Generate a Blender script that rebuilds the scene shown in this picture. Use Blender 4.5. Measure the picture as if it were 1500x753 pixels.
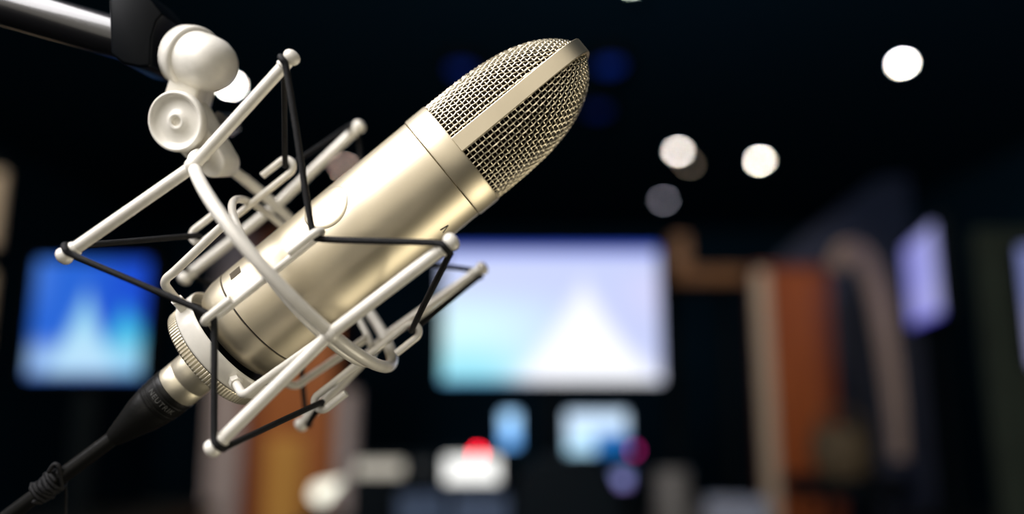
import bpy, bmesh, math, random
from mathutils import Vector, Matrix
random.seed(7)
for o in list(bpy.data.objects): bpy.data.objects.remove(o)
SC = bpy.context.scene
COL = SC.collection
PI = math.pi

# ------------------------------------------------------------------ camera
K = 3400.0            # pixels per metre at the microphone's distance
D0 = 0.345            # distance of the microphone from the lens
F = K * D0            # focal length in pixels of the 1500 px wide frame
PITCH = math.radians(10)
CAM = Vector((0, 0, 1.1))
RIGHT = Vector((1, 0, 0))
UP = Vector((0, -math.sin(PITCH), math.cos(PITCH)))
FWD = Vector((0, math.cos(PITCH), math.sin(PITCH)))
cd = bpy.data.cameras.new('camera')
cd.sensor_width = 36.0
cd.lens = F / 1500 * 36
cd.clip_start = 0.01
cd.dof.use_dof = True
cd.dof.focus_distance = 0.321
cd.dof.aperture_fstop = 1.95
cam = bpy.data.objects.new('camera', cd)
COL.objects.link(cam)
cam.location = CAM
cam.rotation_euler = (PI / 2 + PITCH, 0, 0)
SC.camera = cam

# ------------------------------------------------------------------ world, lights, exposure
w = bpy.data.worlds.new('world')
SC.world = w
w.use_nodes = True
w.node_tree.nodes['Background'].inputs[0].default_value = (0.10, 0.14, 0.2, 1)
w.node_tree.nodes['Background'].inputs[1].default_value = 0.02
SC.view_settings.view_transform = 'Standard'
SC.view_settings.look = 'None'
SC.view_settings.exposure = 0.0
SC.view_settings.gamma = 1.0
SC.view_settings.use_curve_mapping = False
SC.cycles.use_denoising = True
SC.cycles.use_adaptive_sampling = False
SC.cycles.sample_clamp_indirect = 4.0
SC.cycles.max_bounces = 8


def mic_space(X, Y, Z):
    """metres right, up and towards the camera from the point the lens points at, D0 away"""
    return CAM + RIGHT * X + UP * Y + FWD * (D0 - Z)


def area(name, pos, target, size, power, color, size_y=None):
    l = bpy.data.lights.new(name, 'AREA')
    l.energy = power
    l.color = color
    l.size = size
    if size_y:
        l.shape = 'RECTANGLE'
        l.size_y = size_y
    o = bpy.data.objects.new(name, l)
    COL.objects.link(o)
    o.location = pos
    o.rotation_euler = (target - pos).to_track_quat('-Z', 'Y').to_euler()
    return o


MIC = mic_space(-0.06, 0.0, 0)
area('key_panel_light', mic_space(-0.62, 0.78, 0.22), MIC, 0.85, 20.5, (1.0, 0.97, 0.985))
area('low_fill_light', mic_space(0.58, -0.62, -0.04), MIC, 0.4, 2.5, (1.0, 0.9, 0.7))  # added fill from the lower right, in place of a lit pale desk
area('fill_behind_camera', mic_space(-0.3, 0.7, 1.7), MIC, 2.3, 15, (1.0, 0.92, 0.79))  # added unseen fill; also lifts the dark walls


def spot(name, pos, target, power, color, angle=60, blend=0.6):
    l = bpy.data.lights.new(name, 'SPOT')
    l.energy = power
    l.color = color
    l.spot_size = math.radians(angle)
    l.spot_blend = blend
    l.shadow_soft_size = 0.04
    o = bpy.data.objects.new(name, l)
    COL.objects.link(o)
    o.location = pos
    o.rotation_euler = (Vector(target) - Vector(pos)).to_track_quat('-Z', 'Y').to_euler()
    return o


spot('column_fill_spot_right', (0.95, 1.55, 2.62), (1.0, 2.6, 1.5), 40, (1.0, 0.72, 0.45), 46)  # added to brighten the right column, no lamp known there
spot('column_fill_spot_left', (-0.75, 1.55, 2.62), (-0.74, 2.6, 0.95), 100, (1.0, 0.78, 0.5), 46)  # added to brighten the left column
spot('board_fill_spot_left', (-1.3, 1.4, 2.62), (-1.75, 2.4, 1.35), 60, (1.0, 0.85, 0.66), 40)  # added to brighten the cream boards


# ------------------------------------------------------------------ materials
def mat(name, color, rough=0.5, metal=0.0, coat=0.0, noise=None, bump=None, spec=0.5, aniso=0.0, sheen=0.0):
    """noise = (scale, amount) varies the colour; bump = (scale, strength)"""
    m = bpy.data.materials.new(name)
    m.use_nodes = True
    nt = m.node_tree
    b = nt.nodes['Principled BSDF']
    b.inputs['Base Color'].default_value = (*color, 1)
    b.inputs['Roughness'].default_value = rough
    b.inputs['Metallic'].default_value = metal
    b.inputs['Coat Weight'].default_value = coat
    b.inputs['Specular IOR Level'].default_value = spec
    b.inputs['Anisotropic'].default_value = aniso
    b.inputs['Sheen Weight'].default_value = sheen
    tc = nt.nodes.new('ShaderNodeTexCoord')
    if noise:
        n = nt.nodes.new('ShaderNodeTexNoise')
        n.inputs['Scale'].default_value = noise[0]
        n.inputs['Detail'].default_value = 5
        nt.links.new(tc.outputs['Object'], n.inputs['Vector'])
        r = nt.nodes.new('ShaderNodeValToRGB')
        a = noise[1]
        r.color_ramp.elements[0].position = 0.3
        r.color_ramp.elements[1].position = 0.7
        r.color_ramp.elements[0].color = (*[c * (1 - a) for c in color], 1)
        r.color_ramp.elements[1].color = (*[min(1, c * (1 + a)) for c in color], 1)
        nt.links.new(n.outputs['Fac'], r.inputs['Fac'])
        nt.links.new(r.outputs['Color'], b.inputs['Base Color'])
    if bump:
        n = nt.nodes.new('ShaderNodeTexNoise')
        n.inputs['Scale'].default_value = bump[0]
        n.inputs['Detail'].default_value = 3
        nt.links.new(tc.outputs['Object'], n.inputs['Vector'])
        bp = nt.nodes.new('ShaderNodeBump')
        bp.inputs['Strength'].default_value = bump[1]
        bp.inputs['Distance'].default_value = 0.0004
        nt.links.new(n.outputs['Fac'], bp.inputs['Height'])
        nt.links.new(bp.outputs['Normal'], b.inputs['Normal'])
    return m


def emit(name, color, strength):
    m = bpy.data.materials.new(name)
    m.use_nodes = True
    nt = m.node_tree
    nt.nodes.remove(nt.nodes['Principled BSDF'])
    e = nt.nodes.new('ShaderNodeEmission')
    e.inputs['Color'].default_value = (*color, 1)
    e.inputs['Strength'].default_value = strength
    nt.links.new(e.outputs[0], nt.nodes['Material Output'].inputs['Surface'])
    return m


def screen_mat(name, strength):
    m = emit(name, (1, 1, 1), strength)
    nt = m.node_tree
    a = nt.nodes.new('ShaderNodeAttribute')
    a.attribute_name = 'picture'
    e = [n for n in nt.nodes if n.type == 'EMISSION'][0]
    nt.links.new(a.outputs['Color'], e.inputs['Color'])
    return m


def wood(name, c1, c2, rough=0.5):
    m = mat(name, c1, rough)
    nt = m.node_tree
    b = nt.nodes['Principled BSDF']
    tc = nt.nodes.new('ShaderNodeTexCoord')
    mp = nt.nodes.new('ShaderNodeMapping')
    mp.inputs['Scale'].default_value = (14, 14, 1.1)
    n = nt.nodes.new('ShaderNodeTexNoise')
    n.inputs['Scale'].default_value = 3
    n.inputs['Detail'].default_value = 6
    n.inputs['Distortion'].default_value = 1.2
    r = nt.nodes.new('ShaderNodeValToRGB')
    r.color_ramp.elements[0].position = 0.35
    r.color_ramp.elements[1].position = 0.65
    r.color_ramp.elements[0].color = (*c1, 1)
    r.color_ramp.elements[1].color = (*c2, 1)
    nt.links.new(tc.outputs['Object'], mp.inputs['Vector'])
    nt.links.new(mp.outputs['Vector'], n.inputs['Vector'])
    nt.links.new(n.outputs['Fac'], r.inputs['Fac'])
    nt.links.new(r.outputs['Color'], b.inputs['Base Color'])
    return m


CHAMP = mat('champagne_satin_metal', (0.80, 0.715, 0.54), 0.44, 1.0, noise=(60, 0.04), bump=(2500, 0.05))
WIRE = mat('champagne_wire', (0.86, 0.78, 0.60), 0.34, 1.0)
PEARL = mat('pearl_cream_paint', (0.92, 0.885, 0.79), 0.40, 0.05, coat=0.35, noise=(150, 0.05), bump=(1200, 0.08))
LINER = mat('dark_brown_liner', (0.012, 0.007, 0.0035), 0.9, spec=0.1)
GROOVE = mat('dark_groove', (0.02, 0.015, 0.01), 0.6)
CORD = mat('black_elastic', (0.004, 0.0042, 0.005), 0.6, noise=(900, 0.5), bump=(2600, 0.9), spec=0.3)
BLACKP = mat('black_plastic', (0.002, 0.003, 0.0045), 0.40, spec=0.10)
BLACKM = mat('black_powder_coat', (0.010, 0.010, 0.012), 0.30, coat=1.0, bump=(900, 0.1), spec=0.7)
RUBBER = mat('black_rubber', (0.006, 0.006, 0.0055), 0.40, spec=0.35, bump=(600, 0.2))
NICKEL = mat('warm_nickel', (0.84, 0.77, 0.60), 0.42, 0.85, noise=(90, 0.06), bump=(700, 0.05))
STEEL = mat('grey_steel', (0.40, 0.40, 0.42), 0.3, 1.0)
BROWN = mat('brown_patch', (0.09, 0.065, 0.03), 0.5)
INK = mat('dark_ink', (0.03, 0.02, 0.012), 0.6)
WALL = mat('dark_navy_wall', (0.022, 0.085, 0.15), 0.95, noise=(2, 0.1), spec=0.05)
CEIL = mat('dark_ceiling', (0.022, 0.085, 0.15), 0.95, spec=0.03)
FLOOR = mat('dark_carpet', (0.006, 0.008, 0.011), 0.95, noise=(60, 0.4), spec=0.05)
DESK = mat('black_desk_laminate', (0.008, 0.009, 0.011), 0.5, noise=(20, 0.2), spec=0.2)
BEZEL = mat('black_bezel', (0.003, 0.006, 0.009), 0.7, spec=0.08)
WOOD_O = wood('orange_wood', (0.27, 0.062, 0.012), (0.36, 0.095, 0.02))
WOOD_A = wood('amber_wood', (0.30, 0.095, 0.02), (0.38, 0.125, 0.028))
WOOD_R = wood('red_brown_wood', (0.15, 0.034, 0.012), (0.21, 0.052, 0.017))
WOOD_Y = wood('ochre_wood', (0.50, 0.26, 0.055), (0.62, 0.34, 0.08))
WOOD_L = wood('light_wood', (0.20, 0.11, 0.06), (0.26, 0.145, 0.08))
WOOD_B = wood('brown_wood', (0.15, 0.07, 0.03), (0.21, 0.10, 0.04))
CREAM = mat('cream_edge_paint', (0.55, 0.47, 0.38), 0.6)
LILAC = mat('pale_lilac_felt', (0.36, 0.33, 0.38), 0.9, noise=(30, 0.1))
CLOTH = mat('pale_mauve_cloth', (0.42, 0.35, 0.34), 0.95, noise=(12, 0.12), sheen=0.2)
NAVY = mat('navy_panel', (0.03, 0.045, 0.10), 0.9, noise=(12, 0.15))
OLIVE = mat('olive_fabric', (0.030, 0.042, 0.028), 0.9, noise=(14, 0.2))
GREYP = mat('grey_ceramic', (0.20, 0.19, 0.18), 0.5)
BASKET = mat('brown_woven', (0.12, 0.085, 0.045), 0.8, noise=(40, 0.35))
BLUEG = mat('blue_grey_card', (0.10, 0.15, 0.26), 0.7)
BLUEG2 = mat('pale_blue_grey_card', (0.30, 0.33, 0.42), 0.7)
LAMPRING = mat('lamp_housing', (0.02, 0.02, 0.02), 0.5)


# ------------------------------------------------------------------ mesh builder
def frame_of(t, ref=None):
    t = t.normalized()
    if ref is None or abs(ref.dot(t)) > 0.98:
        ref = Vector((0, 0, 1)) if abs(t.z) < 0.9 else Vector((1, 0, 0))
    u = (ref - t * ref.dot(t)).normalized()
    return u, t.cross(u)


def chaikin(pts, it=2, closed=False):
    pts = [Vector(p) for p in pts]
    for _ in range(it):
        q = []
        n = len(pts)
        if not closed: q.append(pts[0])
        for i in range(n if closed else n - 1):
            a, b = pts[i], pts[(i + 1) % n]
            q += [a * .75 + b * .25, a * .25 + b * .75]
        if not closed: q.append(pts[-1])
        pts = q
    return pts


class MB:
    def __init__(self): self.v, self.f = [], []

    def tube(self, pts, r, seg=12, closed=False, cap=True, dome=False):
        pts = [Vector(p) for p in pts]
        rs = list(r) if isinstance(r, (list, tuple)) else [r] * len(pts)
        if dome and not closed:
            for end in (0, -1):
                d = (pts[0] - pts[1]).normalized() if end == 0 else (pts[-1] - pts[-2]).normalized()
                rr = rs[end]
                ext = [(pts[end] + d * rr * s, rr * c) for s, c in ((.5, .866), (.85, .53), (.98, .2))]
                if end == 0:
                    pts = [e[0] for e in reversed(ext)] + pts
                    rs = [e[1] for e in reversed(ext)] + rs
                else:
                    pts = pts + [e[0] for e in ext]
                    rs = rs + [e[1] for e in ext]
        n = len(pts)
        base = len(self.v)
        u = None
        for i, p in enumerate(pts):
            if closed: t = pts[(i + 1) % n] - pts[i - 1]
            elif i == 0: t = pts[1] - p
            elif i == n - 1: t = p - pts[i - 1]
            else: t = (pts[i + 1] - p).normalized() + (p - pts[i - 1]).normalized()
            if t.length < 1e-9: t = pts[i] - pts[i - 1]
            u, w_ = frame_of(t, u)
            for k in range(seg):
                a = 2 * PI * k / seg
                self.v.append(p + (u * math.cos(a) + w_ * math.sin(a)) * rs[i])
        m = n if closed else n - 1
        for i in range(m):
            off = 0
            if closed and i == n - 1:     # match the ends of a closed ring
                p0 = self.v[base + i * seg]
                off = min(range(seg), key=lambda k: (self.v[base + k] - p0).length)
            for k in range(seg):
                a = base + i * seg
                b = base + ((i + 1) % n) * seg
                k2 = (k + 1) % seg
                self.f.append((a + k, a + k2, b + (k2 + off) % seg, b + (k + off) % seg))
        if cap and not closed:
            self.f.append(tuple(base + k for k in reversed(range(seg))))
            self.f.append(tuple(base + (n - 1) * seg + k for k in range(seg)))
        return self

    def lathe(self, prof, org, axis, seg=48, rf=None, ref=None, caps=True):
        """prof: list of (distance along axis, radius)"""
        axis = Vector(axis).normalized()
        u, w_ = frame_of(axis, ref)
        base = len(self.v)
        for (a, r) in prof:
            for k in range(seg):
                t = 2 * PI * k / seg
                rr = rf(a, r, t, k) if rf else r
                self.v.append(Vector(org) + axis * a + (u * math.cos(t) + w_ * math.sin(t)) * rr)
        for i in range(len(prof) - 1):
            for k in range(seg):
                k2 = (k + 1) % seg
                self.f.append((base + i * seg + k, base + i * seg + k2, base + (i + 1) * seg + k2, base + (i + 1) * seg + k))
        if caps and prof[0][1] > 1e-6: self.f.append(tuple(base + k for k in reversed(range(seg))))
        if caps and prof[-1][1] > 1e-6: self.f.append(tuple(base + (len(prof) - 1) * seg + k for k in range(seg)))
        return self

    def ball(self, c, r, axis=(0, 0, 1), stretch=1.0, seg=20, rings=12):
        return self.lathe([(-math.cos(PI * i / rings) * r * stretch, max(1e-7, math.sin(PI * i / rings) * r)) for i in range(rings + 1)], c, axis, seg)

    def box(self, lo, hi, rot=None, org=None):
        base = len(self.v)
        for z in (lo[2], hi[2]):
            for (x, y) in ((lo[0], lo[1]), (hi[0], lo[1]), (hi[0], hi[1]), (lo[0], hi[1])):
                p = Vector((x, y, z))
                if rot is not None: p = rot @ p
                if org is not None: p = p + Vector(org)
                self.v.append(p)
        for f in ((3, 2, 1, 0), (4, 5, 6, 7), (0, 1, 5, 4), (1, 2, 6, 5), (2, 3, 7, 6), (3, 0, 4, 7)):
            self.f.append(tuple(base + i for i in f))
        return self

    def prism(self, poly, org, ux, uy, n, t0, t1):
        base = len(self.v)
        m = len(poly)
        for t in (t0, t1):
            for (x, y) in poly: self.v.append(Vector(org) + ux * x + uy * y + n * t)
        self.f.append(tuple(base + i for i in reversed(range(m))))
        self.f.append(tuple(base + m + i for i in range(m)))
        for i in range(m): self.f.append((base + i, base + (i + 1) % m, base + m + (i + 1) % m, base + m + i))
        return self

    def build(self, name, material, parent=None, org=None, smooth=40, bevel=0, seg=2):
        org = Vector(org) if org is not None else Vector((0, 0, 0))
        me = bpy.data.meshes.new(name)
        me.from_pydata([tuple(p - org) for p in self.v], [], self.f)
        bm = bmesh.new()
        bm.from_mesh(me)
        bmesh.ops.remove_doubles(bm, verts=bm.verts, dist=1e-7)
        bmesh.ops.recalc_face_normals(bm, faces=bm.faces)
        if bevel:
            es = [e for e in bm.edges if len(e.link_faces) == 2 and e.calc_face_angle(0) > math.radians(35)]
            bmesh.ops.bevel(bm, geom=es, offset=bevel, segments=seg, affect='EDGES', profile=0.5, clamp_overlap=True)
        bm.to_mesh(me)
        bm.free()
        if smooth:
            for p in me.polygons: p.use_smooth = True
            try: me.set_sharp_from_angle(angle=math.radians(smooth))
            except Exception: pass
        me.materials.append(material)
        o = bpy.data.objects.new(name, me)
        COL.objects.link(o)
        if parent is not None: o.parent = parent
        else: o.location = org
        return o


def thing(name, label, cat, loc, group=None):
    o = bpy.data.objects.new(name, None)
    o.empty_display_size = 0.02
    COL.objects.link(o)
    o.location = loc
    o['label'] = label
    o['category'] = cat
    if group: o['group'] = group
    return o


def tag(o, label, cat, group=None):
    o['label'] = label
    o['category'] = cat
    if group: o['group'] = group
    return o


def at(u, v, y):
    """the point of the plane world-y = y that the photograph shows at pixel (u, v)"""
    d = RIGHT * ((u - 750) / F) + UP * ((376.5 - v) / F) + FWD
    return CAM + d * (y / d.y)


def mpx(u, v, z=0.0):
    """the point at pixel (u, v) that lies z metres in front of the microphone's own plane"""
    s = (D0 - z) / F
    return mic_space((u - 750) * s, (376.5 - v) * s, z)


def struct(name, mb, m, bevel=0):
    o = mb.build(name, m, smooth=0, bevel=bevel)
    o['kind'] = 'structure'
    return o


# ------------------------------------------------------------------ room shell
X0, X1, Y0, Y1, ZC = -3.3, 3.3, -2.2, 7.6, 2.7
T = 0.1
struct('floor', MB().box((X0 - T, Y0 - T, -T), (X1 + T, Y1 + T, 0)), FLOOR)
struct('ceiling', MB().box((X0 - T, Y0 - T, ZC), (X1 + T, Y1 + T, ZC + T)), CEIL)
struct('wall_back', MB().box((X0 - T, Y1, 0), (X1 + T, Y1 + T, ZC)), WALL)
struct('wall_front', MB().box((X0 - T, Y0 - T, 0), (X1 + T, Y0, ZC)), WALL)
struct('wall_left', MB().box((X0 - T, Y0, 0), (X0, Y1, ZC)), WALL)
struct('wall_right', MB().box((X1, Y0, 0), (X1 + T, Y1, ZC)), WALL)
struct('baseboard_back', MB().box((X0, Y1 - 0.015, 0), (X1, Y1, 0.1)), BEZEL)

# ------------------------------------------------------------------ microphone
AX = RIGHT * 0.772 + UP * 0.635
AX.normalize()
PX = RIGHT * AX.dot(UP) - UP * AX.dot(RIGHT)      # across the body, to the lower right
ZV = -FWD
C0 = mpx(676, 225, 0)
u_ = 1 / K


def on_axis(a, rho=0.0, th=0.0):
    """a, rho in pixels of the microphone's plane, th from PX towards the camera"""
    return C0 + AX * (a * u_) + (PX * math.cos(th) + ZV * math.sin(th)) * (rho * u_)


MIC_ORG = on_axis(-425)
mic = thing('condenser_microphone', 'champagne gold condenser microphone with woven wire head, held in the cream shock mount', 'microphone', MIC_ORG)


def px(prof): return [(a * u_, r * u_) for a, r in prof]


MB().lathe(px([(-426, 0), (-428, 55), (-426, 68), (-420, 76), (-410, 80.8), (-399, 83.4), (-380, 84), (-378.6, 84), (-378, 82.6),
               (-376.4, 82.6), (-375.8, 84), (-300, 84.2), (-100, 84.3), (-37, 84.3), (-36.4, 83.4)]), C0, AX, 128).build('body', CHAMP, mic, MIC_ORG, 30)
MB().lathe(px([(-36, 70), (-36, 84.6), (-35, 85.6), (-33, 86), (-2, 86), (0.3, 85.4), (1, 84), (0.4, 81), (-6, 79), (-6, 70)]), C0, AX, 128).build('collar', CHAMP, mic, MIC_ORG, 30)
MB().lathe(px([(-378.3, 82.3), (-376.2, 82.3), (-376.2, 82.9), (-378.3, 82.9), (-378.3, 82.3)]), C0, AX, 96).build('seam', GROOVE, mic, MIC_ORG)

HG = 226.0


def dome_r(a, R=83.0, h=HG, n=3.2, m=1.8):
    t = min(1.0, max(0.0, a / h))
    return R * max(0.0, 1 - t ** n) ** (1 / m)


# profile of the head across the strap, resampled by arc length
fine = []
for i in range(2001):
    s = i / 2000
    a = HG * (1 - (1 - s) ** 2.2)
    fine.append((a, dome_r(a)))
arc = [0.0]
for i in range(1, len(fine)):
    arc.append(arc[-1] + math.hypot(fine[i][0] - fine[i - 1][0], fine[i][1] - fine[i - 1][1]))


def height_at(L):
    lo, hi = 0, len(arc) - 1
    while hi - lo > 1:
        mid = (lo + hi) // 2
        if arc[mid] <= L: lo = mid
        else: hi = mid
    t = (L - arc[lo]) / max(1e-9, arc[hi] - arc[lo])
    return fine[lo][0] * (1 - t) + fine[hi][0] * t


def ridge_r(a, R=83.0, h=HG, n=9.0, m=4.0):
    """half width of the head along the ridge that the strap runs over: nearly straight, then a rounded shoulder"""
    t = min(1.0, max(0.0, a / h))
    return R * max(0.0, 1 - t ** n) ** (1 / m)


def head_xyz(a, th, inset=0.0):
    rn, rq = max(0.0, dome_r(a) - inset), max(0.0, ridge_r(a) - inset)
    return Vector((rn * math.cos(th), rq * math.sin(th), a))


def head_pt(L, th, off):
    a = height_at(L)
    p = head_xyz(a, th)
    e = 0.02
    dt = head_xyz(a, th + e) - head_xyz(a, th - e)
    a0, a1 = height_at(max(0, L - 1.0)), height_at(min(arc[-1], L + 1.0))
    dl = head_xyz(a1, th) - head_xyz(a0, th)
    n = dt.cross(dl)
    if n.length > 1e-9: p = p + n.normalized() * off
    return C0 + (PX * p.x + ZV * p.y + AX * p.z) * u_


NM = 74
CELL = 7.1
LEND = next(arc[k] for k in range(2001) if fine[k][1] < 5)
NR = int(LEND / CELL)
AMP, WR = 1.05, 0.95
g = MB()
for j in range(1, NR + 1):                     # hoops of the weave
    L = j * CELL
    pts = []
    for i in range(NM):
        s = 1 if (i + j) % 2 else -1
        pts.append(head_pt(L, 2 * PI * i / NM, s * AMP))
        pts.append(head_pt(L, 2 * PI * (i + 0.5) / NM, 0))
    g.tube(pts, WR * u_, 6, closed=True)
for i in range(NM):                            # wires running up over the dome
    pts = []
    for j2 in range(0, 2 * NR + 1):
        L = j2 * CELL / 2
        if j2 % 2: off = 0
        else: off = -AMP if (i + j2 // 2) % 2 else AMP
        pts.append(head_pt(L, 2 * PI * i / NM, off))
    g.tube(pts, WR * u_, 6)
gr = g.build('wire_grille', WIRE, mic, MIC_ORG, 60)
gr['kind'] = 'stuff'
ln = MB()
rows = [fine[k][0] for k in range(0, 1990, 40)]
for a in rows:
    for k in range(64):
        p = head_xyz(a, 2 * PI * k / 64, 8.0)
        ln.v.append(C0 + (PX * p.x + ZV * p.y + AX * (p.z - 5)) * u_)
for i in range(len(rows) - 1):
    for k in range(64): ln.f.append((i * 64 + k, i * 64 + (k + 1) % 64, (i + 1) * 64 + (k + 1) % 64, (i + 1) * 64 + k))
ln.build('inner_liner', LINER, mic, MIC_ORG)

# the strap over the ridge of the head
TB = math.radians(90 + 1.0)
bn = PX * math.cos(TB) + ZV * math.sin(TB)
bt = AX.cross(bn).normalized()
side = []
for i in range(0, 81):
    a = 227.0 * (1 - (1 - i / 80) ** 2.6)
    side.append((a, ridge_r(a, 84.0, 227.0, 11.0, 4.2)))
path = [(a, r) for a, r in side] + [(a, -r) for a, r in reversed(side[:-1])]
b_ = MB()
HW = 11.8
for k, (a, r) in enumerate(path):
    a0, r0 = path[max(0, k - 1)]
    a1, r1 = path[min(len(path) - 1, k + 1)]
    da, dr = a1 - a0, r1 - r0
    l = math.hypot(da, dr)
    nA, nR = -dr / l, da / l
    if k == 0: nA, nR = 0, 1
    if k == len(path) - 1: nA, nR = 0, -1
    for s, h in ((-HW, -2.2), (-HW, 2.4), (-HW + 0.8, 3.0), (HW - 0.8, 3.0), (HW, 2.4), (HW, -2.2)):
        b_.v.append(C0 + AX * ((a + nA * h) * u_) + bn * ((r + nR * h) * u_) + bt * (s * u_))
    if k:
        o0, o1 = (k - 1) * 6, k * 6
        for q in range(6): b_.f.append((o0 + q, o0 + (q + 1) % 6, o1 + (q + 1) % 6, o1 + q))
b_.f.append((0, 1, 2, 3, 4, 5))
b_.f.append(tuple(len(b_.v) - 1 - q for q in range(6)))
b_.build('strap', CHAMP, mic, MIC_ORG, 28)


def skin_patch(mb, outline, a0, th0, lift, depth=1.0):
    """a flat outline (pixels along the axis, pixels round the body) laid on the body as a thin raised patch"""
    base = len(mb.v)
    m = len(outline)
    for l in (84.3 + lift - depth, 84.3 + lift):
        for da, ds in outline: mb.v.append(on_axis(a0 + da, l, th0 + ds / 84.3))
    mb.f.append(tuple(base + i for i in reversed(range(m))))
    mb.f.append(tuple(base + m + i for i in range(m)))
    for i in range(m): mb.f.append((base + i, base + (i + 1) % m, base + m + (i + 1) % m, base + m + i))


# round badge on the upper side: a shallow ring on the curved skin
bd = MB()
n = 72
prof = [(36, -0.4), (34.5, 0.7), (32.5, 1.3), (30, 1.5), (20, 1.5), (8, 1.5)]
for r, l in prof:
    for k in range(n):
        t = 2 * PI * k / n
        bd.v.append(on_axis(-194 + r * math.cos(t), 84.3 + l, math.radians(90 + 40) + r * math.sin(t) / 84.3))
for q in range(len(prof) - 1):
    for k in range(n): bd.f.append((q * n + k, q * n + (k + 1) % n, (q + 1) * n + (k + 1) % n, (q + 1) * n + k))
bd.f.append(tuple((len(prof) - 1) * n + k for k in range(n)))
bd.build('badge', CHAMP, mic, MIC_ORG, 30)
sw = MB()
skin_patch(sw, [(-9, -8), (9, -8), (9, 8), (-9, 8)], -352, math.radians(90 + 50), 0.25)  # small square patch, browner than the body
sw.build('square_patch', BROWN, mic, MIC_ORG, 0)
# dark printed mark whose peak shows above the elastic cord
mk = MB()
for ol in ([(-9, -6), (-9, -3.5), (4, 2.5), (4, 0)], [(4, -0.5), (4, 3), (-9, 6), (-9, 3)]):
    skin_patch(mk, ol, -84, math.radians(90 - 60), 0.15, 0.4)
mk.build('printed_mark', INK, mic, MIC_ORG, 0)

# ------------------------------------------------------------------ shock mount
mm = 0.001


def ms(p): return mic_space(p[0], p[1], p[2])


def frame3(ca, cp, t1, t2):
    A0 = Vector((.772, .635, 0)); A0.normalize()
    P0 = Vector((A0.y, -A0.x, 0))
    A = (A0 + P0 * t1 + Vector((0, 0, 1)) * t2).normalized()
    P = (P0 - A * P0.dot(A)).normalized()
    Z = A.cross(P)
    if Z.z < 0: Z = -Z
    c = Vector((-74 / K, 151.5 / K, 0)) + A0 * ca + P0 * cp
    return c, A, P, Z


oc, oA, oP, oZ = frame3(-0.0834, -0.0087, -0.0291, -0.0152)
ic, iA, iP, iZ = frame3(-0.0758, 0.0, 0.0195, 0.007)


def O(a, rho, th): return ms(oc + oA * a + (oP * math.cos(th) + oZ * math.sin(th)) * rho)


def I(a, rho, th): return ms(ic + iA * a + (iP * math.cos(th) + iZ * math.sin(th)) * rho)


SM_ORG = O(0, 0, 0)
sm = thing('shock_mount', 'cream spider shock mount of bent rods with black elastic cords cradling the gold microphone', 'shock mount', SM_ORG)
RO = 0.0597
RR = 0.00245
TH = math.radians(143.15)
MB().tube([O(0, RO, 2 * PI * k / 96) for k in range(96)], 0.00255, 16, closed=True).build('outer_hoop', PEARL, sm, SM_ORG, 60)
tips = {}
for k, n in enumerate('ABCD'):
    th = TH - k * PI / 2
    nd, up_, dn = O(0, RO + 0.0006, th), O(0.0571, 0.0672, th), O(-0.0590, 0.0665, th)
    d1 = (up_ - nd).normalized()
    d2 = (dn - nd).normalized()
    pts = [up_ - d1 * 0.003, nd + d1 * 0.006] + chaikin([nd + d1 * 0.005, nd, nd + d2 * 0.005], 2) + [nd + d2 * 0.006, dn - d2 * 0.003]
    ar = MB().tube(pts, RR, 14).ball(nd, 0.0034).build('arm', PEARL, sm, SM_ORG, 60)
    rad = (oP * math.cos(th) + oZ * math.sin(th))
    rad = ms(oc + rad) - ms(oc)
    for e, (tip, d) in enumerate(((up_, d1), (dn, d2))):
        b = MB()
        nk = tip - d * 0.0042
        b.lathe([(0, 0.00235), (0.0004, 0.0029), (0.001, 0.00305), (0.0016, 0.0028), (0.0020, 0.0021), (0.0033, 0.0020), (0.0040, 0.0029),
                 (0.0052, 0.0034), (0.0064, 0.0034), (0.0075, 0.0027), (0.0082, 0.0014), (0.0084, 0)], nk - d * 0.0022, d, 24)
        b.build('bead', PEARL, ar, SM_ORG, 60)
        tips[n + '12'[e]] = (nk + d * 0.0004, rad, d)

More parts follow.
